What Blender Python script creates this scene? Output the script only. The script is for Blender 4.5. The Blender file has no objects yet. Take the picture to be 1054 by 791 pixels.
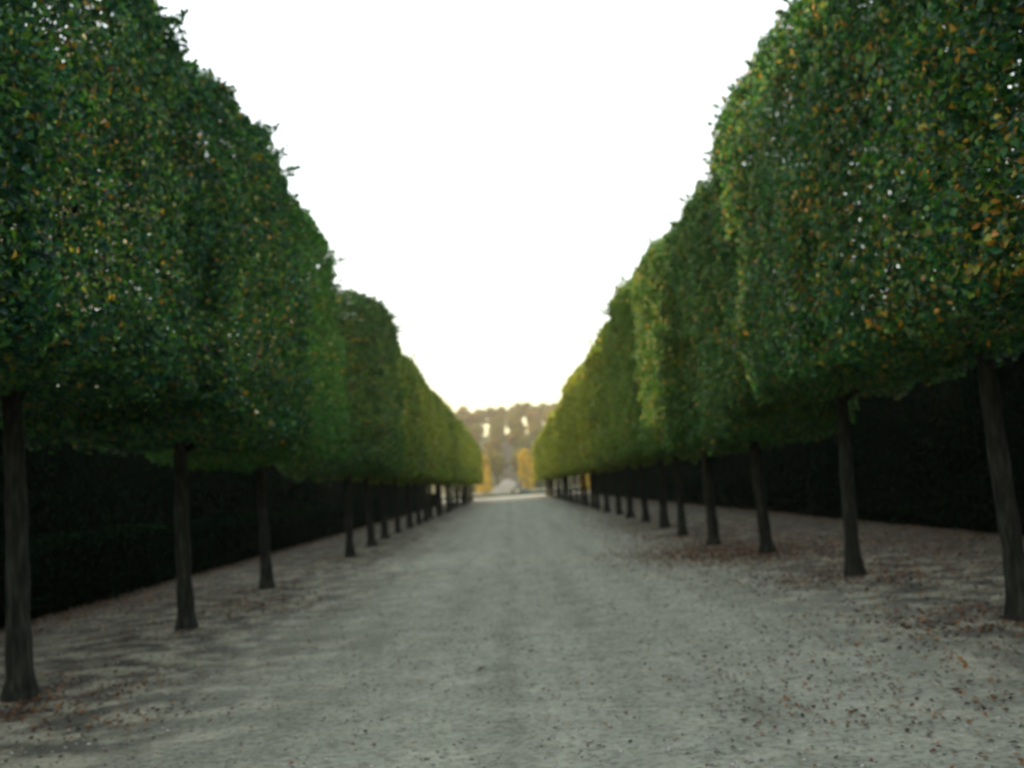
import bpy, bmesh, math, random
import numpy as np
from mathutils import Vector, Matrix, noise

R = math.radians
scene = bpy.context.scene
C = scene.collection
rng = np.random.default_rng(7)
random.seed(7)

# ------------------------------------------------------------------ camera
EYE = 1.6
FPX = 1030.0                                  # focal length in photo pixels (1054 wide)
ROLL = R(4.0)
VP = (525.0, 500.0)                           # where the avenue vanishes

def unroll(dx, dy):
    return (dx * math.cos(ROLL) - dy * math.sin(ROLL), dx * math.sin(ROLL) + dy * math.cos(ROLL))

cx, cy = unroll(527 - VP[0], 395.5 - VP[1])
fwd = Vector((cx, FPX, -cy)).normalized()
right0 = fwd.cross(Vector((0, 0, 1))).normalized()
up0 = right0.cross(fwd).normalized()
camR = (right0 * math.cos(ROLL) - up0 * math.sin(ROLL)).normalized()
camU = (up0 * math.cos(ROLL) + right0 * math.sin(ROLL)).normalized()
cam_data = bpy.data.cameras.new('camera')
cam = bpy.data.objects.new('camera', cam_data)
C.objects.link(cam)
m = Matrix((camR, camU, -fwd)).transposed().to_4x4()
m.translation = Vector((0, 0, EYE))
cam.matrix_world = m
cam_data.sensor_width = 36
cam_data.lens = 36 * FPX / 1054.0
cam_data.clip_start = 0.1
cam_data.clip_end = 6000
cam_data.dof.use_dof = True                   # the photograph is softly out of focus everywhere
cam_data.dof.focus_distance = 2.9
cam_data.dof.aperture_fstop = (cam_data.lens / 1000) / 0.0155
scene.camera = cam

def ground_at(px, py, z=0.0):
    """where the ray through a photo pixel meets the level z"""
    d = fwd * FPX + camR * (px - 527) + camU * (395.5 - py)
    t = (z - EYE) / d.z
    return Vector((d.x * t, d.y * t, z))

# ------------------------------------------------------------------ helpers
def tag(o, label=None, cat=None, group=None, kind=None):
    if label: o['label'] = label
    if cat: o['category'] = cat
    if group: o['group'] = group
    if kind: o['kind'] = kind
    return o

def link(name, me, mat=None, parent=None):
    if mat and not me.materials: me.materials.append(mat)
    o = bpy.data.objects.new(name, me)
    C.objects.link(o)
    if parent: o.parent = parent
    return o

def empty(name, loc, rz=0.0):
    o = bpy.data.objects.new(name, None)
    C.objects.link(o)
    o.location = loc; o.rotation_euler = (0, 0, rz)
    o.empty_display_size = 0.3
    return o

def np_mesh(name, verts, faces, smooth=False):
    """verts (N,3), faces (M,k) all of one size"""
    me = bpy.data.meshes.new(name)
    n, k = faces.shape
    me.vertices.add(len(verts)); me.vertices.foreach_set('co', np.ascontiguousarray(verts, dtype=np.float32).ravel())
    me.loops.add(n * k); me.loops.foreach_set('vertex_index', np.ascontiguousarray(faces, dtype=np.int32).ravel())
    me.polygons.add(n)
    me.polygons.foreach_set('loop_start', np.arange(0, n * k, k, dtype=np.int32))
    me.polygons.foreach_set('loop_total', np.full(n, k, dtype=np.int32))
    if smooth: me.polygons.foreach_set('use_smooth', np.ones(n, dtype=bool))
    me.update(calc_edges=True)
    return me

def bm_mesh(name, bm, smooth=False):
    me = bpy.data.meshes.new(name)
    bm.normal_update(); bm.to_mesh(me); bm.free()
    if smooth:
        for p in me.polygons: p.use_smooth = True
    return me

def nrm(a): return a / np.maximum(np.linalg.norm(a, axis=1, keepdims=True), 1e-9)

def leaves(pos, normal, size, spread=0.75, wide=0.62, fold=0.18, droop=0.4):
    """two-facet pointed leaves, one loose island each"""
    n = len(pos)
    nn = nrm(normal + rng.normal(0, spread, (n, 3)))
    a = rng.normal(0, 1, (n, 3)); a[:, 2] -= droop
    ax = nrm(a - (a * nn).sum(1, keepdims=True) * nn)
    bx = np.cross(nn, ax)
    s = (size * rng.uniform(0.6, 1.25, n))[:, None]
    w = s * wide * 0.5 * rng.uniform(0.8, 1.2, (n, 1))
    v = np.empty((n, 4, 3))
    v[:, 0] = pos - ax * s * 0.5
    v[:, 1] = pos + bx * w + nn * s * fold - ax * s * 0.06
    v[:, 2] = pos + ax * s * 0.5
    v[:, 3] = pos - bx * w + nn * s * fold - ax * s * 0.06
    idx = (np.arange(n) * 4)[:, None]
    f = np.concatenate([idx + [0, 1, 2], idx + [0, 2, 3]])
    return v.reshape(-1, 3), f

def fbm(p, sc, seed=0.0):
    return np.array([noise.noise(Vector((x * sc + seed, y * sc - seed, z * sc + 2 * seed))) for x, y, z in p])

# ------------------------------------------------------------------ materials
def new_mat(name):
    mt = bpy.data.materials.new(name); mt.use_nodes = True
    nt = mt.node_tree; nt.nodes.clear()
    return mt, nt, nt.nodes.new('ShaderNodeOutputMaterial')

def N(nt, t, **kw):
    n = nt.nodes.new(t)
    for k, v in kw.items(): setattr(n, k, v)
    return n

def ramp(nt, stops, interp='LINEAR'):
    r = N(nt, 'ShaderNodeValToRGB'); cr = r.color_ramp; cr.interpolation = interp
    while len(cr.elements) > 1: cr.elements.remove(cr.elements[-1])
    cr.elements[0].position = stops[0][0]; cr.elements[0].color = (*stops[0][1], 1)
    for p, c in stops[1:]:
        e = cr.elements.new(p); e.color = (*c, 1)
    return r

def math_node(nt, op, a, b=None, c=None, clamp=False):
    n = N(nt, 'ShaderNodeMath', operation=op, use_clamp=clamp)
    for i, v in enumerate((a, b, c)):
        if v is None: continue
        if isinstance(v, (int, float)): n.inputs[i].default_value = v
        else: nt.links.new(v, n.inputs[i])
    return n.outputs[0]

def mixc(nt, fac, a, b, mode='MIX'):
    n = N(nt, 'ShaderNodeMix', data_type='RGBA', blend_type=mode)
    for i, v in ((0, fac), (6, a), (7, b)):
        if isinstance(v, (int, float)): n.inputs[i].default_value = v
        elif isinstance(v, tuple): n.inputs[i].default_value = (*v, 1)
        else: nt.links.new(v, n.inputs[i])
    return n.outputs[2]

def leaf_mat(name, greens, autumns, base_autumn=0.035, patch=1.0, translucent=0.3, gloss=0.18, rough=0.45):
    """per-leaf colour; object property "autumn" adds turned leaves, "lush" shifts towards brighter green"""
    mt, nt, out = new_mat(name)
    L = nt.links.new
    geo = N(nt, 'ShaderNodeNewGeometry'); rnd = geo.outputs['Random Per Island']
    g = ramp(nt, greens); L(rnd, g.inputs[0])
    a = ramp(nt, autumns); r2 = math_node(nt, 'FRACT', math_node(nt, 'MULTIPLY', rnd, 37.31)); L(r2, a.inputs[0])
    tc = N(nt, 'ShaderNodeTexCoord')
    no = N(nt, 'ShaderNodeTexNoise'); no.inputs['Scale'].default_value = patch; no.inputs['Detail'].default_value = 3
    L(geo.outputs['Position'], no.inputs['Vector'])
    at = N(nt, 'ShaderNodeAttribute', attribute_type='OBJECT', attribute_name='autumn')
    th = math_node(nt, 'ADD', at.outputs['Fac'], base_autumn)
    pn = math_node(nt, 'MULTIPLY', math_node(nt, 'POWER', no.outputs['Fac'], 3.0), 8.0)
    th = math_node(nt, 'MULTIPLY', th, pn)
    r3 = math_node(nt, 'FRACT', math_node(nt, 'MULTIPLY', rnd, 113.7))
    isaut = math_node(nt, 'LESS_THAN', r3, th)
    lu = N(nt, 'ShaderNodeAttribute', attribute_type='OBJECT', attribute_name='lush')
    wm = N(nt, 'ShaderNodeAttribute', attribute_type='OBJECT', attribute_name='warm')
    gcol = mixc(nt, lu.outputs['Fac'], g.outputs[0], mixc(nt, wm.outputs['Fac'], (0.032, 0.150, 0.016), (0.215, 0.245, 0.030)))
    no2 = N(nt, 'ShaderNodeTexNoise'); no2.inputs['Scale'].default_value = 0.9; no2.inputs['Detail'].default_value = 2
    L(geo.outputs['Position'], no2.inputs['Vector'])
    k = math_node(nt, 'ADD', math_node(nt, 'MULTIPLY', no2.outputs['Fac'], 0.9), 0.55)
    k2 = math_node(nt, 'ADD', math_node(nt, 'MULTIPLY', math_node(nt, 'FRACT', math_node(nt, 'MULTIPLY', rnd, 71.3)), 0.8), 0.6)
    kk = math_node(nt, 'MULTIPLY', k, k2)
    cm = N(nt, 'ShaderNodeVectorMath', operation='SCALE'); L(gcol, cm.inputs[0]); L(kk, cm.inputs['Scale'])
    col = mixc(nt, isaut, cm.outputs[0], a.outputs[0])
    b = N(nt, 'ShaderNodeBsdfPrincipled'); L(col, b.inputs['Base Color'])
    b.inputs['Roughness'].default_value = rough; b.inputs['Specular IOR Level'].default_value = gloss
    t = N(nt, 'ShaderNodeBsdfTranslucent')
    L(mixc(nt, 1.0, col, (1.35, 1.55, 0.8), 'MULTIPLY'), t.inputs['Color'])
    mx = N(nt, 'ShaderNodeMixShader'); mx.inputs[0].default_value = translucent
    L(b.outputs[0], mx.inputs[1]); L(t.outputs[0], mx.inputs[2]); L(mx.outputs[0], out.inputs[0])
    return mt

GREEN = [(0, (0.004, 0.024, 0.018)), (0.3, (0.010, 0.052, 0.034)), (0.6, (0.018, 0.085, 0.032)), (0.85, (0.045, 0.135, 0.018)), (1, (0.095, 0.175, 0.024))]
AUT = [(0, (0.34, 0.24, 0.03)), (0.25, (0.28, 0.13, 0.02)), (0.45, (0.20, 0.22, 0.03)), (0.75, (0.16, 0.19, 0.03)), (0.9, (0.15, 0.06, 0.015)), (1, (0.09, 0.045, 0.02))]
M_CROWN = leaf_mat('lime_leaves', GREEN, AUT)
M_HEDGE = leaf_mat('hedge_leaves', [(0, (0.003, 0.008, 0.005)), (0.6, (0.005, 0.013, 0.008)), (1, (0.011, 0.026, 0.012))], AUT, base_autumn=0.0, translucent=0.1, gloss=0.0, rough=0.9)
M_GOLD = leaf_mat('golden_leaves', [(0, (0.66, 0.40, 0.012)), (0.5, (0.74, 0.40, 0.012)), (1, (0.50, 0.42, 0.02))], AUT, base_autumn=0.35, translucent=0.4)
M_WOOD = leaf_mat('woodland_leaves', [(0, (0.050, 0.085, 0.012)), (0.5, (0.11, 0.13, 0.014)), (1, (0.21, 0.17, 0.018))],
                  [(0, (0.26, 0.15, 0.02)), (0.5, (0.18, 0.08, 0.02)), (1, (0.11, 0.055, 0.03))], base_autumn=0.15, patch=0.12, translucent=0.35)
M_LITTER = leaf_mat('fallen_leaf', [(0, (0.022, 0.016, 0.010)), (0.5, (0.05, 0.028, 0.015)), (0.75, (0.12, 0.045, 0.016)), (1, (0.13, 0.07, 0.03))],
                    [(0, (0.26, 0.12, 0.03)), (1, (0.17, 0.06, 0.02))], base_autumn=0.12, patch=1.6, translucent=0.05, gloss=0.2, rough=0.7)

def rough_mat(name, stops, scale=3.0, stretch=(1, 1, 1), bump=0.3, rough=0.9, detail=8, spec=0.2, bump_dist=0.02):
    mt, nt, out = new_mat(name); L = nt.links.new
    tc = N(nt, 'ShaderNodeTexCoord'); mp = N(nt, 'ShaderNodeMapping'); mp.inputs['Scale'].default_value = stretch
    L(tc.outputs['Object'], mp.inputs['Vector'])
    no = N(nt, 'ShaderNodeTexNoise'); no.inputs['Scale'].default_value = scale; no.inputs['Detail'].default_value = detail
    L(mp.outputs[0], no.inputs['Vector'])
    r = ramp(nt, stops); L(no.outputs['Fac'], r.inputs[0])
    b = N(nt, 'ShaderNodeBsdfPrincipled'); L(r.outputs[0], b.inputs['Base Color'])
    b.inputs['Roughness'].default_value = rough; b.inputs['Specular IOR Level'].default_value = spec
    bp = N(nt, 'ShaderNodeBump'); bp.inputs['Strength'].default_value = bump; bp.inputs['Distance'].default_value = bump_dist
    L(no.outputs['Fac'], bp.inputs['Height']); L(bp.outputs[0], b.inputs['Normal'])
    L(b.outputs[0], out.inputs[0])
    return mt

M_BARK = rough_mat('bark', [(0.3, (0.006, 0.007, 0.006)), (0.5, (0.017, 0.018, 0.014)), (0.68, (0.038, 0.040, 0.032))], scale=9, stretch=(2.2, 2.2, 0.45), bump=0.8, bump_dist=0.03)
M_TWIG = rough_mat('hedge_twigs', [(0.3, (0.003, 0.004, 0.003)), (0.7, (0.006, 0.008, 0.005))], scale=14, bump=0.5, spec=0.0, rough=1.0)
M_STONE = rough_mat('pale_stone', [(0.3, (0.30, 0.28, 0.25)), (0.7, (0.48, 0.46, 0.42))], scale=1.2, bump=0.3)
M_BRONZE = rough_mat('dark_bronze', [(0.3, (0.02, 0.03, 0.028)), (0.7, (0.05, 0.07, 0.06))], scale=5, rough=0.5, bump=0.2, spec=0.5)

def earth_mat(name, is_path):
    """compacted gravel: pale trodden middle, browner strips under the trees, stains, grit"""
    mt, nt, out = new_mat(name); L = nt.links.new
    geo = N(nt, 'ShaderNodeNewGeometry'); P = geo.outputs['Position']
    def no(scale, detail=6, stretch=None, rough=0.55):
        n = N(nt, 'ShaderNodeTexNoise'); n.inputs['Scale'].default_value = scale; n.inputs['Detail'].default_value = detail; n.inputs['Roughness'].default_value = rough
        if stretch:
            mp = N(nt, 'ShaderNodeMapping'); mp.inputs['Scale'].default_value = stretch; L(P, mp.inputs['Vector']); L(mp.outputs[0], n.inputs['Vector'])
        else: L(P, n.inputs['Vector'])
        return n.outputs['Fac']
    big, mid, fine, grit = no(0.35, 5), no(2.2, 7), no(18, 6, None, 0.7), no(90, 3, None, 0.8)
    if is_path:
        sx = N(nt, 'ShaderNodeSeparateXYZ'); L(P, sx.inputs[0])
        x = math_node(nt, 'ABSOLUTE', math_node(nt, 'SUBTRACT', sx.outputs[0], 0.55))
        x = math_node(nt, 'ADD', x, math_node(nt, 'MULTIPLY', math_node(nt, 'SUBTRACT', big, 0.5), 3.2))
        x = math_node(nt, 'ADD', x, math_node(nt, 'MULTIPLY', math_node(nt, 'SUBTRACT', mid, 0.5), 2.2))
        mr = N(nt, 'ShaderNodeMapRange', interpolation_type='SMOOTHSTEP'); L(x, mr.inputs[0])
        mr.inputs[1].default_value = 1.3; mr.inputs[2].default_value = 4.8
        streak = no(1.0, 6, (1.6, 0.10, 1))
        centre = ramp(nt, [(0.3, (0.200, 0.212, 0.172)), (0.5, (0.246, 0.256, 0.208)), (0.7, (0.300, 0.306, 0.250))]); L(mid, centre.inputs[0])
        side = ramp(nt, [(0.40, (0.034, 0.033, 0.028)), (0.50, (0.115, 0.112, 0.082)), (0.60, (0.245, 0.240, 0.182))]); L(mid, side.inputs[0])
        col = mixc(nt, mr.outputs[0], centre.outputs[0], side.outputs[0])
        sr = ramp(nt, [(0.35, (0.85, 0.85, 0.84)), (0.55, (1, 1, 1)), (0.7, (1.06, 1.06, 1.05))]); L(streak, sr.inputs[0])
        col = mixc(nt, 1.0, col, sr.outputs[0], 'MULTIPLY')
        soil_shade = N(nt, 'ShaderNodeMapRange', interpolation_type='SMOOTHSTEP'); L(x, soil_shade.inputs[0])
        soil_shade.inputs[1].default_value = 3.9; soil_shade.inputs[2].default_value = 8.3; soil_shade.inputs[4].default_value = 0.78
        col = mixc(nt, soil_shade.outputs[0], col, (0.040, 0.034, 0.024))  # humus tone, also painting contact shade towards the hedges into the ground colour
        # faint wheel tracks and the worn line down the middle
        xw = math_node(nt, 'ADD', sx.outputs[0], math_node(nt, 'MULTIPLY', math_node(nt, 'SUBTRACT', big, 0.5), 0.9))
        trk = None
        for c0, wd, am in ((-0.12, 0.12, 0.12), (-1.0, 0.10, 0.07), (0.72, 0.10, 0.08), (1.55, 0.15, 0.06)):
            q = math_node(nt, 'DIVIDE', math_node(nt, 'SUBTRACT', xw, c0), wd)
            g = math_node(nt, 'MULTIPLY', math_node(nt, 'EXPONENT', math_node(nt, 'MULTIPLY', math_node(nt, 'MULTIPLY', q, q), -1.0)), am)
            trk = g if trk is None else math_node(nt, 'ADD', trk, g)
        trk = math_node(nt, 'SUBTRACT', 1.0, math_node(nt, 'MULTIPLY', trk, math_node(nt, 'MULTIPLY', streak, 2.2)))
        sc_ = N(nt, 'ShaderNodeVectorMath', operation='SCALE'); L(col, sc_.inputs[0]); L(trk, sc_.inputs['Scale']); col = sc_.outputs[0]
    else:
        c = ramp(nt, [(0.35, (0.06, 0.085, 0.03)), (0.5, (0.10, 0.11, 0.045)), (0.68, (0.17, 0.15, 0.09))]); L(mid, c.inputs[0])
        col = c.outputs[0]
    fr = ramp(nt, [(0.34, (0.52, 0.50, 0.47)), (0.5, (1, 1, 1)), (0.66, (1.3, 1.3, 1.3))]); L(fine, fr.inputs[0])
    col = mixc(nt, 0.9, col, fr.outputs[0], 'MULTIPLY')
    gr = ramp(nt, [(0.32, (0.45, 0.43, 0.40)), (0.42, (1, 1, 1)), (0.62, (1, 1, 1)), (0.72, (1.3, 1.3, 1.3))]); L(grit, gr.inputs[0])
    col = mixc(nt, 0.7, col, gr.outputs[0], 'MULTIPLY')
    b = N(nt, 'ShaderNodeBsdfPrincipled'); L(col, b.inputs['Base Color'])
    b.inputs['Roughness'].default_value = 0.95; b.inputs['Specular IOR Level'].default_value = 0.15
    h = math_node(nt, 'ADD', math_node(nt, 'MULTIPLY', mid, 0.35), math_node(nt, 'ADD', math_node(nt, 'MULTIPLY', fine, 0.3), math_node(nt, 'MULTIPLY', grit, 0.12)))
    bp = N(nt, 'ShaderNodeBump'); bp.inputs['Strength'].default_value = 0.55; bp.inputs['Distance'].default_value = 0.06
    L(h, bp.inputs['Height']); L(bp.outputs[0], b.inputs['Normal']); L(b.outputs[0], out.inputs[0])
    return mt
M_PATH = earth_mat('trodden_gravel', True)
M_EARTH = earth_mat('rough_grass', False)
M_SAND = rough_mat('pale_gravel', [(0.3, (0.38, 0.34, 0.28)), (0.7, (0.52, 0.48, 0.41))], scale=0.6, bump=0.2)

M_AVENUE = rough_mat('leafy_track', [(0.3, (0.045, 0.040, 0.028)), (0.7, (0.095, 0.080, 0.060))], scale=0.3, bump=0.2)

mt, nt, out = new_mat('pond_water')
b = N(nt, 'ShaderNodeBsdfPrincipled'); b.inputs['Base Color'].default_value = (0.03, 0.13, 0.12, 1); b.inputs['Roughness'].default_value = 0.06
no = N(nt, 'ShaderNodeTexNoise'); no.inputs['Scale'].default_value = 1.4; no.inputs['Detail'].default_value = 5
tc = N(nt, 'ShaderNodeTexCoord'); nt.links.new(tc.outputs['Object'], no.inputs['Vector'])
bp = N(nt, 'ShaderNodeBump'); bp.inputs['Strength'].default_value = 0.12; bp.inputs['Distance'].default_value = 0.05
nt.links.new(no.outputs['Fac'], bp.inputs['Height']); nt.links.new(bp.outputs[0], b.inputs['Normal']); nt.links.new(b.outputs[0], out.inputs[0])
M_WATER = mt

# ------------------------------------------------------------------ ground
HILL0, HILL1, HILLZ = 300.0, 500.0, 27.0
def ground_z(x, y):
    t = min(max((y - HILL0) / (HILL1 - HILL0), 0), 1)
    z = HILLZ * (t * t * (3 - 2 * t)) ** 1.0
    if y > HILL1: z -= min((y - HILL1) * 0.02, 20)
    z += 1.2 * t * noise.noise(Vector((x * 0.02, y * 0.02, 3)))
    return z

xs = np.concatenate([np.linspace(-3000, -200, 12), np.linspace(-170, 170, 69), np.linspace(200, 3000, 12)])
ys = np.concatenate([np.linspace(-1500, -60, 8), np.linspace(-40, 280, 9), np.linspace(290, 620, 67), np.linspace(660, 4500, 14)])
V = np.array([(x, y, ground_z(x, y)) for y in ys for x in xs])
nx = len(xs)
F = np.array([(j * nx + i, j * nx + i + 1, (j + 1) * nx + i + 1, (j + 1) * nx + i) for j in range(len(ys) - 1) for i in range(nx - 1)])
tag(link('ground', np_mesh('ground', V, F, True), M_EARTH), kind='structure')

def strip(name, x0, x1, y0, y1, z, mat, nxx=2, nyy=2, fn=None):
    X = np.linspace(x0, x1, nxx); Y = np.linspace(y0, y1, nyy)
    V = np.array([(x, y, z + (fn(x, y) if fn else 0)) for y in Y for x in X])
    F = np.array([(j * nxx + i, j * nxx + i + 1, (j + 1) * nxx + i + 1, (j + 1) * nxx + i) for j in range(nyy - 1) for i in range(nxx - 1)])
    return tag(link(name, np_mesh(name, V, F, True), mat), kind='structure')
ROW_END = 121.0
PATH_END = 136.0
# gently uneven trodden surface
def lumps(x, y): return 0.012 * noise.noise(Vector((x * 0.6, y * 0.35, 1.0))) + 0.012 * noise.noise(Vector((x * 1.7, y * 1.3, 7.0)))
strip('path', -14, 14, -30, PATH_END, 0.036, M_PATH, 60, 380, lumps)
# the sunny esplanade round the basin, a real step lower cut of pale gravel
strip('esplanade', -90, 90, PATH_END, 298, 0.012, M_SAND)
strip('hill_avenue', -2.6, 2.0, 299, 520, 0.25, M_AVENUE, 9, 120, ground_z)

# basin: kerb + water
BX, BY, BR = 2.0, 208.0, 50.0
bm = bmesh.new()
seg = 96
prof = [(BR - 0.05, 0.0), (BR - 0.05, 0.09), (BR + 0.0, 0.12), (BR + 0.62, 0.12), (BR + 0.68, 0.09), (BR + 0.68, 0.0)]
rings = [[bm.verts.new((r * math.cos(2 * math.pi * k / seg), r * math.sin(2 * math.pi * k / seg), z)) for r, z in prof] for k in range(seg)]
for k in range(seg):
    a, b2 = rings[k], rings[(k + 1) % seg]
    for i in range(len(prof) - 1): bm.faces.new((a[i], b2[i], b2[i + 1], a[i + 1]))
basin = empty('fountain_basin', (BX, BY, 0))
tag(basin, 'wide round stone basin at the far end of the gravel path', 'basin')
link('kerb', bm_mesh('kerb', bm), M_STONE, basin)
bm = bmesh.new(); bmesh.ops.create_circle(bm, cap_ends=True, segments=96, radius=BR - 0.06)
w = link('water', bm_mesh('water', bm), M_WATER); w.location = (BX, BY, 0.05); tag(w, kind='structure')

# bronze group in the basin: rocks, a reclining body, a rearing horse-like mass
def blob(bm, c, s, seed=0, sub=3, amp=0.25):
    r = bmesh.ops.create_icosphere(bm, subdivisions=sub, radius=1)
    for v in r['verts']:
        d = 1 + amp * noise.noise(v.co * 1.7 + Vector((seed, 0, 0)))
        v.co = Vector((v.co.x * s[0] * d + c[0], v.co.y * s[1] * d + c[1], v.co.z * s[2] * d + c[2]))
def tube(bm, pts, rads, seg=8, cap=True):
    prev = None
    pts = [Vector(p) for p in pts]
    for i, (p, r) in enumerate(zip(pts, rads)):
        d = (pts[min(i + 1, len(pts) - 1)] - pts[max(i - 1, 0)]).normalized()
        u = d.orthogonal().normalized() if abs(d.z) < 0.9 else Vector((1, 0, 0))
        u = (u - d * u.dot(d)).normalized(); v = d.cross(u)
        ring = [bm.verts.new(p + (u * math.cos(2 * math.pi * k / seg) + v * math.sin(2 * math.pi * k / seg)) * r) for k in range(seg)]
        if prev:
            for k in range(seg): bm.faces.new((prev[k], prev[(k + 1) % seg], ring[(k + 1) % seg], ring[k]))
        elif cap: bm.faces.new(ring[::-1])
        prev = ring
    if cap: bm.faces.new(prev)

stat = empty('fountain_statue', (1.8, BY + 4, 0.1))
tag(stat, 'small dark bronze statue group rising from the middle of the basin', 'statue')
bm = bmesh.new(); blob(bm, (0, 0, 0.2), (2.2, 1.6, 0.8), 1, 4, 0.6); link('rock', bm_mesh('rock', bm, True), M_BRONZE, stat)
bm = bmesh.new()
tube(bm, [(-1.2, 0, 0.8), (-0.6, 0, 1.2), (0.1, 0, 1.35), (0.6, 0, 1.9), (0.8, 0, 2.3)], [0.25, 0.42, 0.45, 0.33, 0.14], 12)
blob(bm, (0.86, 0, 2.5), (0.2, 0.2, 0.26), 2, 2, 0.1)
tube(bm, [(0.6, 0.3, 2.0), (1.0, 0.5, 2.3), (1.3, 0.4, 2.8)], [0.14, 0.11, 0.06])
tube(bm, [(0.6, -0.3, 2.0), (0.3, -0.7, 1.6), (0.0, -0.8, 1.2)], [0.14, 0.11, 0.07])
link('figure', bm_mesh('figure', bm, True), M_BRONZE, stat)

# pale cascade of steps climbing the foot of the hill behind the basin
casc = empty('stone_cascade', (-0.5, 264, 0))
tag(casc, 'pale stepped stone cascade climbing behind the basin towards the hill', 'cascade')
bm = bmesh.new()
for i in range(9):
    w2, z0, z1 = 5.0 - i * 0.5, (0.0 if i == 0 else i * 0.36), (i + 1) * 0.36
    y0 = i * 1.3; y1 = 13.0
    bmesh.ops.create_cube(bm, size=1, matrix=Matrix.Translation((0, (y0 + y1) / 2, (z0 + z1) / 2)) @ Matrix.Diagonal((w2 * 2, y1 - y0, z1 - z0, 1)))
bmesh.ops.bevel(bm, geom=bm.edges[:], offset=0.05, segments=1, affect='EDGES')
link('steps', bm_mesh('steps', bm), M_STONE, casc)
for sx in (-1, 1):
    bm = bmesh.new()
    pts = [(-0.45, 0, 0), (0.45, 0, 0), (0.45, 0, 1.3), (-0.45, 0, 1.3)]
    bmesh.ops.create_cube(bm, size=1, matrix=Matrix.Translation((sx * 5.8, 1, 0.6)) @ Matrix.Diagonal((1.1, 1.1, 1.2, 1)))
    bmesh.ops.bevel(bm, geom=bm.edges[:], offset=0.06, segments=1, affect='EDGES')
    tube(bm, [(sx * 5.8, 1, 1.2), (sx * 5.8, 1, 1.45), (sx * 5.8, 1, 1.6), (sx * 5.8, 1, 2.1), (sx * 5.8, 1, 2.3)], [0.35, 0.16, 0.3, 0.55, 0.62], 16)
    link('urn', bm_mesh('urn', bm), M_STONE, casc)

# ------------------------------------------------------------------ clipped trees
HX, HY, HZ = 1.36, 2.38, 2.62               # half width across the row, along it, half height

def crown_shape(u, top_n=3.2):
    """unit-box surface points -> clipped crown surface (rounded top, nearly flat bottom)"""
    n = np.where(u[:, 2] > 0, top_n, 16.0)[:, None]
    r = 1.0 / (np.abs(u) ** n).sum(1, keepdims=True) ** (1 / n)
    p = u * r
    side = np.sign(p) * np.abs(p) ** (n - 1)
    return p * [HX, HY, HZ], nrm(side / [HX, HY, HZ])

def box_points(n):
    areas = np.array([HY * HZ, HX * HZ, HX * HY]); pr = areas / areas.sum()
    ax = rng.choice(3, n, p=pr)
    u = rng.uniform(-1, 1, (n, 3)); u[np.arange(n), ax] = rng.choice([-1, 1], n)
    return u

def crown_mesh(name, n, size, seed, sprigs=0, depth=0.16, top_n=3.2, holes=0.0):
    u = box_points(n)
    p, nn = crown_shape(u, top_n)
    q = p
    f1 = fbm(q, 0.9, seed); f2 = fbm(q, 2.6, seed + 5); f3 = fbm(q, 5.5, seed + 9)
    disp = 0.16 * f1 + 0.16 * f2 + 0.10 * f3
    dd = rng.exponential(depth, n)
    keep = (f3 * 0.5 + f2 * 0.6 - holes * (0.5 + f1)) > rng.uniform(-1.2, -0.1, n) - 0.25
    p = p + nn * (disp - dd)[:, None]
    P, NN = p[keep], nn[keep]
    extra = []
    # leafy shoots that break the clipped outline
    for _ in range(sprigs):
        k = rng.integers(0, len(P))
        if P[k][2] < 0.2 * HZ and rng.random() < 0.85: continue
        d = NN[k] + rng.normal(0, 0.35, 3) + np.array([0, 0, 0.5]); d /= np.linalg.norm(d)
        ln = rng.uniform(0.10, 0.34) * (1 if rng.random() < 0.8 else 1.3)
        m_ = int(ln / size * 8)
        t = rng.uniform(0, 1, m_)[:, None]
        extra.append(P[k] + d * ln * t + rng.normal(0, 0.03, (m_, 3)) * (1.3 - t))
    # loose inner leaves so that no light tunnel runs through
    ni = int(n * 0.05)
    inner = rng.uniform(-0.85, 0.85, (ni, 3)) * [HX, HY, HZ]
    parts = [P, inner] + extra
    norms = [NN, rng.normal(0, 1, (ni, 3))] + [rng.normal(0, 1, (len(e), 3)) for e in extra]
    v, f = leaves(np.concatenate(parts), np.concatenate(norms), size)
    return np_mesh(name, v, f)

HI = [crown_mesh('crown', 78000, 0.084, 3 + 11 * i, sprigs=420, holes=(0.6, 0.3, 0.5)[i], top_n=(3.5, 5.2, 3.8)[i]) for i in range(3)]
MID = [crown_mesh('crown', 22000, 0.155, 41 + 13 * i, sprigs=110, holes=0.1, top_n=(3.0, 3.6, 2.8)[i]) for i in range(3)]
LOW = [crown_mesh('crown', 8000, 0.24, 87 + 17 * i, sprigs=60, holes=0.05, top_n=(3.0, 3.4, 2.7)[i]) for i in range(3)]
for me in HI + MID + LOW: me.materials.append(M_CROWN)

def trunk_mesh(i):
    bm = bmesh.new()
    rr = random.Random(i)
    pts, rads = [], []
    H = 3.3
    lx, ly = rr.uniform(-0.10, 0.10), rr.uniform(-0.08, 0.08)
    for k in range(22):
        t = k / 21
        z = H * t - 0.12
        flare = 0.075 * math.exp(-(max(z, 0)) / 0.14)
        pts.append((lx * t + 0.05 * math.sin(3.1 * t + i) * t, ly * t + 0.04 * math.sin(4.3 * t + 2 * i) * t, z))
        rads.append((0.128 - 0.038 * t) + flare + 0.008 * math.sin(k * 1.7 + i))
    tube(bm, pts, rads, 18)
    for v in bm.verts:
        a = math.atan2(v.co.y, v.co.x); z = max(v.co.z, 0)
        g = 1 + 0.10 * math.exp(-z / 0.35) * math.sin(a * 5 + i) + 0.12 * noise.noise(v.co * 5 + Vector((i, 0, 0))) 
        v.co.x *= g; v.co.y *= g
    return bm_mesh('trunk', bm, True), Vector(pts[-1])
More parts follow.
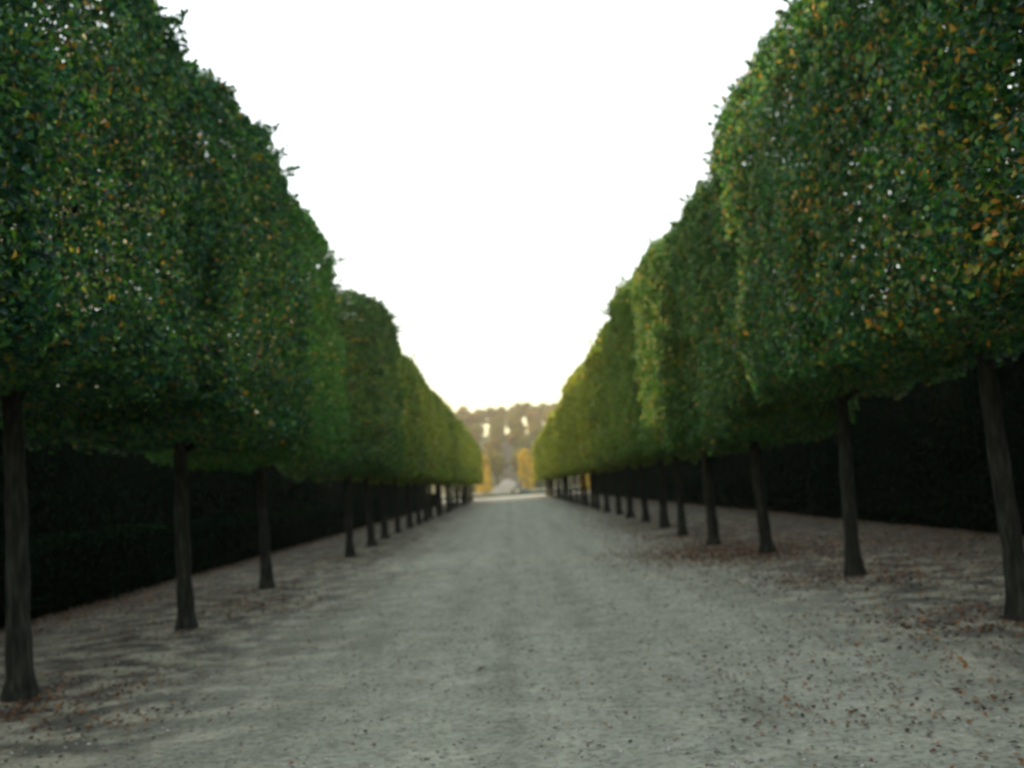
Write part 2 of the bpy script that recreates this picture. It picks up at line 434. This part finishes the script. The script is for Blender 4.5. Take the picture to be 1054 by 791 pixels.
def branch_mesh(i, top):
    bm = bmesh.new(); rr = random.Random(100 + i)
    tube(bm, [(top.x, top.y, 2.9), (top.x * 1.2, 0.05, 4.2), (0.0, -0.05, 5.6), (0.05, 0, 6.7)], [0.085, 0.07, 0.045, 0.015])
    for k in range(11):
        a = k * 2.4 + rr.uniform(-0.4, 0.4); z0 = 2.3 + k * 0.36; ln = rr.uniform(0.7, 1.0)
        dx, dy = math.cos(a) * 1.05 * ln, math.sin(a) * 1.9 * ln
        pts = [(0, 0, z0), (dx * 0.45, dy * 0.45, z0 + 0.25), (dx * 0.8, dy * 0.8, z0 + 0.62), (dx, dy, z0 + 1.0)]
        tube(bm, pts, [0.05, 0.038, 0.024, 0.008], 6)
        for q in range(3):
            b0 = Vector(pts[1 + q % 2]); e = b0 + Vector((rr.uniform(-.6, .6), rr.uniform(-.8, .8), rr.uniform(0.1, .7)))
            tube(bm, [b0, (b0 + e) / 2 + Vector((0, 0, .06)), e], [0.018, 0.012, 0.004], 5)
    return bm_mesh('branches', bm, True)
TR = []
for i in range(5):
    tm, top = trunk_mesh(i); tm.materials.append(M_BARK)
    bmh = branch_mesh(i, top); bmh.materials.append(M_BARK); TR.append((tm, bmh))

ORD = ['first', 'second', 'third', 'fourth', 'fifth', 'sixth', 'seventh', 'eighth', 'ninth', 'tenth', 'eleventh', 'twelfth', 'thirteenth',
       'fourteenth', 'fifteenth', 'sixteenth', 'seventeenth', 'eighteenth', 'nineteenth', 'twentieth', 'twenty-first', 'twenty-second',
       'twenty-third', 'twenty-fourth', 'twenty-fifth', 'twenty-sixth', 'twenty-seventh', 'twenty-eighth', 'twenty-ninth', 'thirtieth', 'thirty-first']

def lime(x, y, label, group, i, bottom=2.15, top=7.25, autumn=0.0, lush=0.0, warm=0.0, hx=1.0, hy=1.0, cxo=0.0):
    root = empty('clipped_tree', (x, y, 0.03))
    tag(root, label, 'tree', group)
    d = y
    tm, bmh = TR[i % 5]
    t = link('trunk', tm, None, root); t.rotation_euler = (0, 0, i * 1.9)
    s = random.Random(i * 7).uniform(0.80, 1.0); t.scale = (s, s, 1)
    b = link('branches', bmh, None, root); b.rotation_euler = (0, 0, math.pi * (i % 2))
    b.scale = (1, 1, (top - 0.55) / 6.7)
    c = link('crown', (HI if d < 30 else MID if d < 62 else LOW)[i % 3], None, root)
    c.location = (cxo, 0, (top + bottom) / 2); c.scale = (hx, hy, (top - bottom) / 2 / HZ)
    if (i // 3) % 2: c.rotation_euler = (0, 0, math.pi)
    c['autumn'] = float(autumn); c['lush'] = float(lush); c['warm'] = float(warm)
    return root

near_left = [ground_at(22, 722), ground_at(193, 650), ground_at(275, 608), ground_at(361, 575), ground_at(383, 563)]
near_right = [ground_at(1053, 641), ground_at(880, 595), ground_at(790, 572), ground_at(735, 563), ground_at(703, 553)]
print('L', [(round(p.x, 2), round(p.y, 2)) for p in near_left]); print('R', [(round(p.x, 2), round(p.y, 2)) for p in near_right])
left_row = [(-4.45, near_left[0].y - 4.3)] + [(p.x, p.y) for p in near_left]
right_row = [(4.6, near_right[0].y - 4.4)] + [(p.x, p.y) for p in near_right]
for row in (left_row, right_row):
    y = row[-1][1]; sgn = -1 if row is left_row else 1
    while y < ROW_END - (5 if sgn < 0 else -2):
        y += 4.35 + random.uniform(-0.2, 0.2)
        row.append((sgn * 4.52 + random.uniform(-0.08, 0.08), y))

SPEC_L = {  # per tree tweaks, counted from the camera (0 stands beside it, out of frame but for its crown)
    0: dict(autumn=0.01, lush=0.0, top=7.35, bottom=2.7, label='clipped tree in the left row whose dark crown fills the upper left corner'),
    1: dict(autumn=0.015, lush=0.0, top=7.15, hx=0.94, bottom=2.66, label='clipped tree at the left edge with thick flared trunk and dark blue-green crown'),
    2: dict(autumn=0.02, lush=0.06, top=7.2, bottom=2.46, label='dark clipped tree in the left row with slim trunk, second from the front'),
    3: dict(autumn=0.01, lush=0.5, warm=0.12, top=7.3, bottom=2.36, label='clipped tree with brighter green crown and ragged top before the gap in the left row'),
    4: dict(autumn=0.05, lush=0.15, top=6.8, label='olive clipped tree just beyond the gap in the left row'),
}
SPEC_R = {
    0: dict(autumn=0.075, lush=0.05, bottom=2.55, label='clipped tree in the right row whose yellow-flecked crown fills the upper right corner'),
    1: dict(autumn=0.085, lush=0.14, bottom=2.62, top=7.5, hx=0.88, label='clipped tree at the right edge, its green crown flecked with many yellow leaves'),
    2: dict(autumn=0.065, lush=0.18, bottom=2.55, top=7.4, hx=0.82, hy=1.06, label='clipped tree with leaning slim trunk standing in brown leaves, second in the right row'),
    3: dict(autumn=0.035, lush=0.2, top=6.9, hx=0.85, label='green clipped tree whose trunk leans left, third from the front in the right row'),
    5: dict(autumn=0.05, lush=0.45, top=6.6, hx=0.95, label='sixth clipped tree from the front in the right row, olive green'),
    6: dict(autumn=0.05, lush=0.5, top=6.65, hx=0.97, label='seventh clipped tree from the front in the right row, olive green'),
    4: dict(autumn=0.05, lush=0.28, top=6.7, hx=0.9, label='clipped tree above the reddest patch of fallen leaves in the right row'),
}
def build_row(row, side, spec):
    last = len(row) - 1
    for i, (x, y) in enumerate(row):
        rr = random.Random(1000 + i + (500 if side == 'right' else 0))
        kw = dict(autumn=0.02 + 0.03 * rr.random(), lush=min(0.85, 0.2 + max(0, y - 18) / 90 + 0.35 * (rr.random() - .5)), top=7.0 + rr.uniform(-0.22, 0.22), bottom=2.12 + rr.uniform(-0.06, 0.06))
        if side == 'right': kw['autumn'] += 0.05 * min(1, y / 40); kw['lush'] = min(1.0, kw['lush'] + 0.22)
        kw['warm'] = min(1.0, max(0.0, (y - 12) / 26))
        kw['hy'] = rr.uniform(0.92, 1.0)
        kw['cxo'] = (0.0 if side == 'left' else 0.0)
        kw['label'] = ('olive-green clipped tree, %s from the front in the %s row' % (ORD[i], side)) if i < last else \
            'sunlit golden-edged clipped tree ending the far end of the %s row' % side
        if i == last: kw['autumn'] = 0.5; kw['lush'] = 1.0
        kw.update(spec.get(i, {}))
        lab = kw.pop('label')
        lime(x, y, lab, 'clipped trees in the %s row of the avenue' % side, i + (2 if side == 'right' else 0), **kw)
build_row(left_row, 'left', SPEC_L)
build_row(right_row, 'right', SPEC_R)

# ------------------------------------------------------------------ hedges behind the rows
def hedge_section(L, Hh, T, n, size, seed):
    """leaf shell over a dark twiggy core; origin at the base centre, length along y"""
    areas = np.array([L * Hh, L * Hh, L * T * 1.0, T * Hh * 0.3, T * Hh * 0.3]); ax = rng.choice(5, n, p=areas / areas.sum())
    a, b = rng.uniform(-0.5, 0.5, n), rng.uniform(0, 1, n)
    P = np.zeros((n, 3)); NN = np.zeros((n, 3))
    for k in range(5):
        s = ax == k
        if k < 2:
            sg = -1 if k == 0 else 1
            P[s] = np.stack([np.full(s.sum(), sg * T / 2), a[s] * L, b[s] * Hh], 1); NN[s] = [sg, 0, 0.1]
        elif k == 2:
            P[s] = np.stack([(b[s] - .5) * T, a[s] * L, np.full(s.sum(), Hh)], 1); NN[s] = [0, 0, 1]
        else:
            sg = -1 if k == 3 else 1
            P[s] = np.stack([a[s] * T, np.full(s.sum(), sg * L / 2), b[s] * Hh], 1); NN[s] = [0, sg, 0]
    d = 0.10 * fbm(P, 1.1, seed) + 0.09 * fbm(P, 3.1, seed + 4)
    P = P + NN * (d - rng.exponential(0.05, n))[:, None]
    v, f = leaves(P, NN, size)
    return np_mesh('foliage', v, f)
def core_mesh(L, Hh, T):
    bm = bmesh.new()
    bmesh.ops.create_cube(bm, size=1, matrix=Matrix.Translation((0, 0, (Hh - 0.16) / 2)) @ Matrix.Diagonal((T - 0.3, L, Hh - 0.16, 1)))
    return bm_mesh('core', bm)

def hedge(x, y0, y1, Hh, T, label, step=11.0, near=(15000, 0.085), far=(4500, 0.16), mat=None):
    root = empty('hedge', (x, y0, 0)); tag(root, label, 'hedge')
    hi = [hedge_section(step, Hh, T, near[0], near[1], s) for s in (1, 9)]
    lo = [hedge_section(step, Hh, T, far[0], far[1], s) for s in (21, 33)]
    for me in hi + lo: me.materials.append(mat or M_HEDGE)
    y = y0 + step / 2; k = 0
    while y < y1:
        f = link('foliage', (hi if y < 40 else lo)[k % 2], None, root); f.location = (0, y - y0, 0.02)
        y += step; k += 1
    Lc = k * step
    bm = bmesh.new()
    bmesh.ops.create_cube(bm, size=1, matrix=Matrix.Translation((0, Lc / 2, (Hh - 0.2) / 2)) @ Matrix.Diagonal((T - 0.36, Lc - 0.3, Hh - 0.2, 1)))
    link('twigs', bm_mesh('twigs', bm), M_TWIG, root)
    return root
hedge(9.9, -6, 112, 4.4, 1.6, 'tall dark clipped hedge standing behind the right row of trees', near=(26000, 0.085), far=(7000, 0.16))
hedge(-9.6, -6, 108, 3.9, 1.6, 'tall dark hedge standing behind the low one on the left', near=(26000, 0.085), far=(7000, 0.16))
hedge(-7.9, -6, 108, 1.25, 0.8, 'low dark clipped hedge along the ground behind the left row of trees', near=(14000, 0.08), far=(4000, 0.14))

border = hedge(-38, 152, 152 + 77, 0.42, 0.7, 'very low green box border running in front of the distant basin', near=(1500, 0.1), far=(1500, 0.13), mat=M_CROWN)
border.rotation_euler = (0, 0, -math.pi / 2)

# ------------------------------------------------------------------ fallen leaves
pts, sizes = [], []
def scatter(x, y, sx, sy, n, s=0.075):
    p = np.stack([rng.normal(x, sx, n), rng.normal(y, sy, n)], 1)
    pts.append(p); sizes.append(np.full(n, s))
for x, y in right_row[1:]:
    if y < 75: scatter(x, y, 0.75, 1.1, int(520 if y < 32 else 240), 0.055)
for x, y in left_row[1:]:
    if y < 75: scatter(x, y, 0.65, 0.9, int(330 if y < 32 else 140), 0.05)
def patch(px, py, sx, sy, n, s=0.055):
    g = ground_at(px, py); scatter(g.x, g.y, sx, sy, n, s)
patch(735, 572, 1.0, 1.7, 2600); patch(790, 565, 1.5, 2.4, 2600); patch(745, 548, 1.3, 4, 2200); patch(700, 575, 0.7, 1.3, 700); patch(860, 600, 0.9, 0.9, 800)
patch(1000, 645, 0.8, 0.8, 700, 0.05); patch(640, 545, 0.6, 4, 900); patch(900, 560, 1.6, 1.6, 1300); patch(1000, 575, 1.4, 1.2, 900)
patch(90, 718, 0.45, 0.3, 170, 0.045); patch(115, 750, 0.3, 0.26, 140, 0.042); patch(20, 740, 0.3, 0.25, 200, 0.05); patch(255, 625, 0.7, 0.9, 600); patch(110, 625, 0.8, 1.5, 900)
patch(320, 590, 0.7, 2.0, 500); patch(800, 735, 0.28, 0.7, 150, 0.036); patch(850, 690, 1.0, 1.0, 260, 0.04); patch(980, 725, 0.8, 0.6, 170, 0.04)
def band(x0, x1, n, s, y1=60, pw=1.2):
    pts.append(np.stack([rng.uniform(x0, x1, n), 2.6 + y1 * rng.random(n) ** pw], 1)); sizes.append(np.full(n, s))
band(5.0, 9.2, 5200, 0.05); band(-7.6, -4.6, 2800, 0.045); band(2.0, 5.5, 3600, 0.042, 42, 1.4); band(-4.8, -2.2, 1800, 0.042, 42, 1.4)
band(-2.2, 2.0, 700, 0.03, 30, 1.3)
for sx_, xb in ((1, 9.05), (-1, -7.5)):      # drifts against the foot of the hedges
    n = 5200; pts.append(np.stack([xb - sx_ * rng.exponential(0.28, n), 2.6 + 75 * rng.random(n) ** 1.2], 1)); sizes.append(np.full(n, 0.055))
P2 = np.concatenate(pts); S = np.concatenate(sizes)
ok = (P2[:, 0] < 9.25) & (P2[:, 0] > -7.62) & (P2[:, 1] > 2.5)
P2, S = P2[ok], S[ok]
z = np.array([0.036 + lumps(x, y) for x, y in P2]) + 0.012
v, f = leaves(np.column_stack([P2, z]), np.tile([0, 0, 1.0], (len(P2), 1)), S, spread=0.22, wide=0.75, fold=0.12, droop=0)
lit = link('fallen_leaves', np_mesh('fallen_leaves', v, f), M_LITTER); tag(lit, 'brown and orange fallen leaves scattered under the trees', 'fallen leaves', kind='stuff')
lit['autumn'] = 0.05
# loose stones and crumbs of gravel
n = 26000
pp = np.stack([rng.uniform(-7, 8.8, n), 2.6 + 22 * rng.random(n) ** 1.8], 1)
sz = 0.006 + 0.014 * rng.random(n) ** 3
oct_ = np.array([(1, 0, 0), (0, 1, 0), (-1, 0, 0), (0, -1, 0), (0, 0, .7), (0, 0, -.7)])
of = np.array([(0, 1, 4), (1, 2, 4), (2, 3, 4), (3, 0, 4), (1, 0, 5), (2, 1, 5), (3, 2, 5), (0, 3, 5)])
ct = np.column_stack([pp, [0.038 + lumps(x, y) for x, y in pp]])
vv = ct[:, None, :] + oct_[None] * sz[:, None, None] * rng.uniform(0.6, 1.3, (n, 6, 1))
ff = (np.arange(n) * 6)[:, None, None] + of[None]
M_PEB = rough_mat('loose_gravel', [(0.35, (0.08, 0.075, 0.065)), (0.5, (0.22, 0.21, 0.19)), (0.62, (0.38, 0.37, 0.34))], scale=6, bump=0.1)
tag(link('gravel', np_mesh('gravel', vv.reshape(-1, 3), ff.reshape(-1, 3)), M_PEB), 'loose small stones lying on the path', 'gravel', kind='stuff')

# ------------------------------------------------------------------ golden clipped columns past the basin, bushes by the row ends
def column(x, y, w, h, label, mat, name='columnar_tree', autumn=0.1, cat='tree', group='columnar trees beyond the basin', stem=0.6):
    root = empty(name, (x, y, ground_z(x, y))); tag(root, label, cat, group)
    bm = bmesh.new(); tube(bm, [(0, 0, -0.2), (0, 0, stem + h * 0.5)], [0.18, 0.08], 8); link('trunk', bm_mesh('trunk', bm, True), M_BARK, root)
    key = ('col', mat.name)
    if key not in column.cache:
        me = LOW[0].copy(); me.materials.clear(); me.materials.append(mat); column.cache[key] = me
    c = link('crown', column.cache[key], None, root)
    c.location = (0, 0, stem + h / 2); c.scale = (w / 2 / HX, w / 2 / HY, h / 2 / HZ); c['autumn'] = autumn; c['lush'] = 0.0
    return root
column.cache = {}
column(4.3, 256, 3.6, 9.8, 'golden clipped column of a tree beyond the basin, right of the cascade', M_GOLD)
column(-6.6, 256, 3.6, 9.0, 'golden clipped column of a tree beyond the basin, left of the cascade', M_GOLD)
column(7.6, 259, 3.4, 10.5, 'dark green clipped column just right of the golden column', M_CROWN)
column(-10.4, 262, 3.4, 9.0, 'dull green clipped column just left of the golden column', M_CROWN, autumn=0.25)
column(10.4, 137, 1.7, 2.6, 'orange sunlit shrub seen between the far trunks of the right row', M_GOLD, 'shrub', 0.5, 'shrub', None, 0.15)

# ------------------------------------------------------------------ hill woodland, each tree its own
def wood_tree_meshes(i):
    rr = np.random.default_rng(300 + i)
    bm = bmesh.new(); Ht = 12.0
    lean = rr.uniform(-0.5, 0.5)
    tube(bm, [(0, 0, -0.5), (lean * 0.3, 0, 3), (lean, 0.2, 7), (lean * 1.2, 0, 11)], [0.42, 0.33, 0.22, 0.05], 9)
    cl = []
    for k in range(9):
        a = k * 2.4; z0 = 4.8 + k * 0.55; ln = rr.uniform(1.8, 3.4)
        e = Vector((math.cos(a) * ln + lean, math.sin(a) * ln, z0 + rr.uniform(1.2, 2.8)))
        tube(bm, [(lean * 0.6, 0, z0), ((e.x + lean) / 2, e.y / 2, z0 + 0.9), e], [0.14, 0.09, 0.03], 6)
        cl.append((e, rr.uniform(1.0, 1.9)))
    cl.append((Vector((lean, 0, 11.6)), 1.7)); cl.append((Vector((lean + .6, -.5, 9.8)), 1.9)); cl.append((Vector((lean - .8, .5, 9.2)), 1.9))
    P, NN = [], []
    for c, r in cl:
        n = int(300 * r)
        d = nrm(rr.normal(0, 1, (n, 3))); rad = r * rr.uniform(0.55, 1.08, n)[:, None]
        P.append(np.array(c) + d * rad * [1.15, 1.15, 0.75]); NN.append(d)
    v, f = leaves(np.concatenate(P), np.concatenate(NN), 0.42, wide=0.8)
    tm = bm_mesh('trunk', bm, True); tm.materials.append(M_BARK)
    cm = np_mesh('crown', v, f); cm.materials.append(M_WOOD)
    return tm, cm
WT = [wood_tree_meshes(i) for i in range(4)]
def wood_tree(x, y, h, i, label, group, autumn, wide=1.0, lush=0.0, name='woodland_tree'):
    r = empty(name, (x, y, ground_z(x, y)), i * 1.3); tag(r, label, 'tree', group)
    s = h / 13.0; r.scale = (s * wide, s * wide, s)
    t = link('trunk', WT[i % 4][0], None, r); c = link('crown', WT[i % 4][1], None, r)
    c['autumn'] = autumn; c['lush'] = lush
rw = random.Random(5)
k = 0
for side in (-1, 1):
    sd = 'left' if side < 0 else 'right'
    for y in range(308, 500, 13):                  # woods on the slope, opening for the avenue
        for j in range(6):
            x = side * (5.4 + j * 8.0 + rw.uniform(-1.5, 1.5) + (0 if j else (y - 308) * -0.01))
            if abs(x) > 46: continue
            wood_tree(x, y + rw.uniform(-4, 4), rw.uniform(8.5, 12.5), k, 'hazy autumn woodland tree in the thick of the hillside wood, %s of the hill avenue' % sd,
                      'woodland trees on the hillside, %s side' % sd, rw.uniform(0.0, 0.35)); k += 1
for j in range(15):                                # the row on the crest: tall bare trunks, sky between them
    x = -47 + j * 6.6 + rw.uniform(-1.2, 1.2)
    wood_tree(x, 512 + rw.uniform(-4, 4), rw.uniform(14.5, 17.5), k, 'tall tree on the crest of the hill with sky showing below its crown',
              'trees along the crest of the hill', rw.uniform(0, 0.2), 0.95, name='crest_tree'); k += 1

# ------------------------------------------------------------------ air
bm = bmesh.new()
bmesh.ops.create_cube(bm, size=1, matrix=Matrix.Translation((0, 1500, 24)) @ Matrix.Diagonal((6400, 6400, 92, 1)))
hz = link('haze', bm_mesh('haze', bm)); tag(hz, kind='stuff')
mt, nt, out = new_mat('haze_air')
pv = N(nt, 'ShaderNodeVolumePrincipled'); pv.inputs['Color'].default_value = (1.0, 0.94, 0.78, 1); pv.inputs['Density'].default_value = 0.00036
pv.inputs['Anisotropy'].default_value = 0.3
nt.links.new(pv.outputs[0], out.inputs['Volume']); hz.data.materials.append(mt)

# ------------------------------------------------------------------ light
SUN_EL, SUN_AZ = R(6.0), R(-80)               # azimuth measured from +Y towards +X
world = bpy.data.worlds.new('World'); scene.world = world; world.use_nodes = True
nt = world.node_tree; bg = nt.nodes['Background']
sky = nt.nodes.new('ShaderNodeTexSky'); sky.sky_type = 'NISHITA'; sky.sun_disc = False
sky.sun_elevation = SUN_EL; sky.sun_rotation = SUN_AZ
sky.air_density = 1.0; sky.dust_density = 3.0; sky.ozone_density = 1.5
# a thin bright veil of high cloud over the clear sky
vm = nt.nodes.new('ShaderNodeMix'); vm.data_type = 'RGBA'; vm.blend_type = 'ADD'; vm.inputs[0].default_value = 1.0
vm.inputs[7].default_value = (4.3, 4.55, 4.5, 1)
tcw = nt.nodes.new('ShaderNodeTexCoord'); sxw = nt.nodes.new('ShaderNodeSeparateXYZ'); nt.links.new(tcw.outputs['Generated'], sxw.inputs[0])
vr = ramp(nt, [(0.0, (3.4, 2.9, 1.3)), (0.06, (4.0, 3.7, 2.2)), (0.16, (4.4, 4.5, 4.0)), (0.4, (4.4, 4.55, 4.4))]); nt.links.new(sxw.outputs[2], vr.inputs[0])
nt.links.new(vr.outputs[0], vm.inputs[7]); nt.links.new(sky.outputs[0], vm.inputs[6]); nt.links.new(vm.outputs[2], bg.inputs[0])
bg.inputs[1].default_value = 0.12
sd = bpy.data.lights.new('sun', 'SUN'); sd.energy = 4.5; sd.angle = R(0.53); sd.color = (1.0, 0.72, 0.40)
so = bpy.data.objects.new('sun', sd); C.objects.link(so)
dirv = Vector((math.sin(SUN_AZ) * math.cos(SUN_EL), math.cos(SUN_AZ) * math.cos(SUN_EL), math.sin(SUN_EL)))
so.rotation_euler = dirv.to_track_quat('Z', 'Y').to_euler()

# ------------------------------------------------------------------ render settings
vs = scene.view_settings
vs.view_transform = 'Standard'; vs.look = 'None'; vs.gamma = 1.0; vs.use_curve_mapping = False
vs.exposure = 1.42
scene.render.engine = 'CYCLES'
cy_ = scene.cycles
cy_.use_denoising = True
cy_.max_bounces = 6; cy_.diffuse_bounces = 3; cy_.transmission_bounces = 4; cy_.glossy_bounces = 2; cy_.volume_bounces = 0
cy_.use_adaptive_sampling = True
cy_.volume_step_rate = 1.0
cy_.sample_clamp_indirect = 6
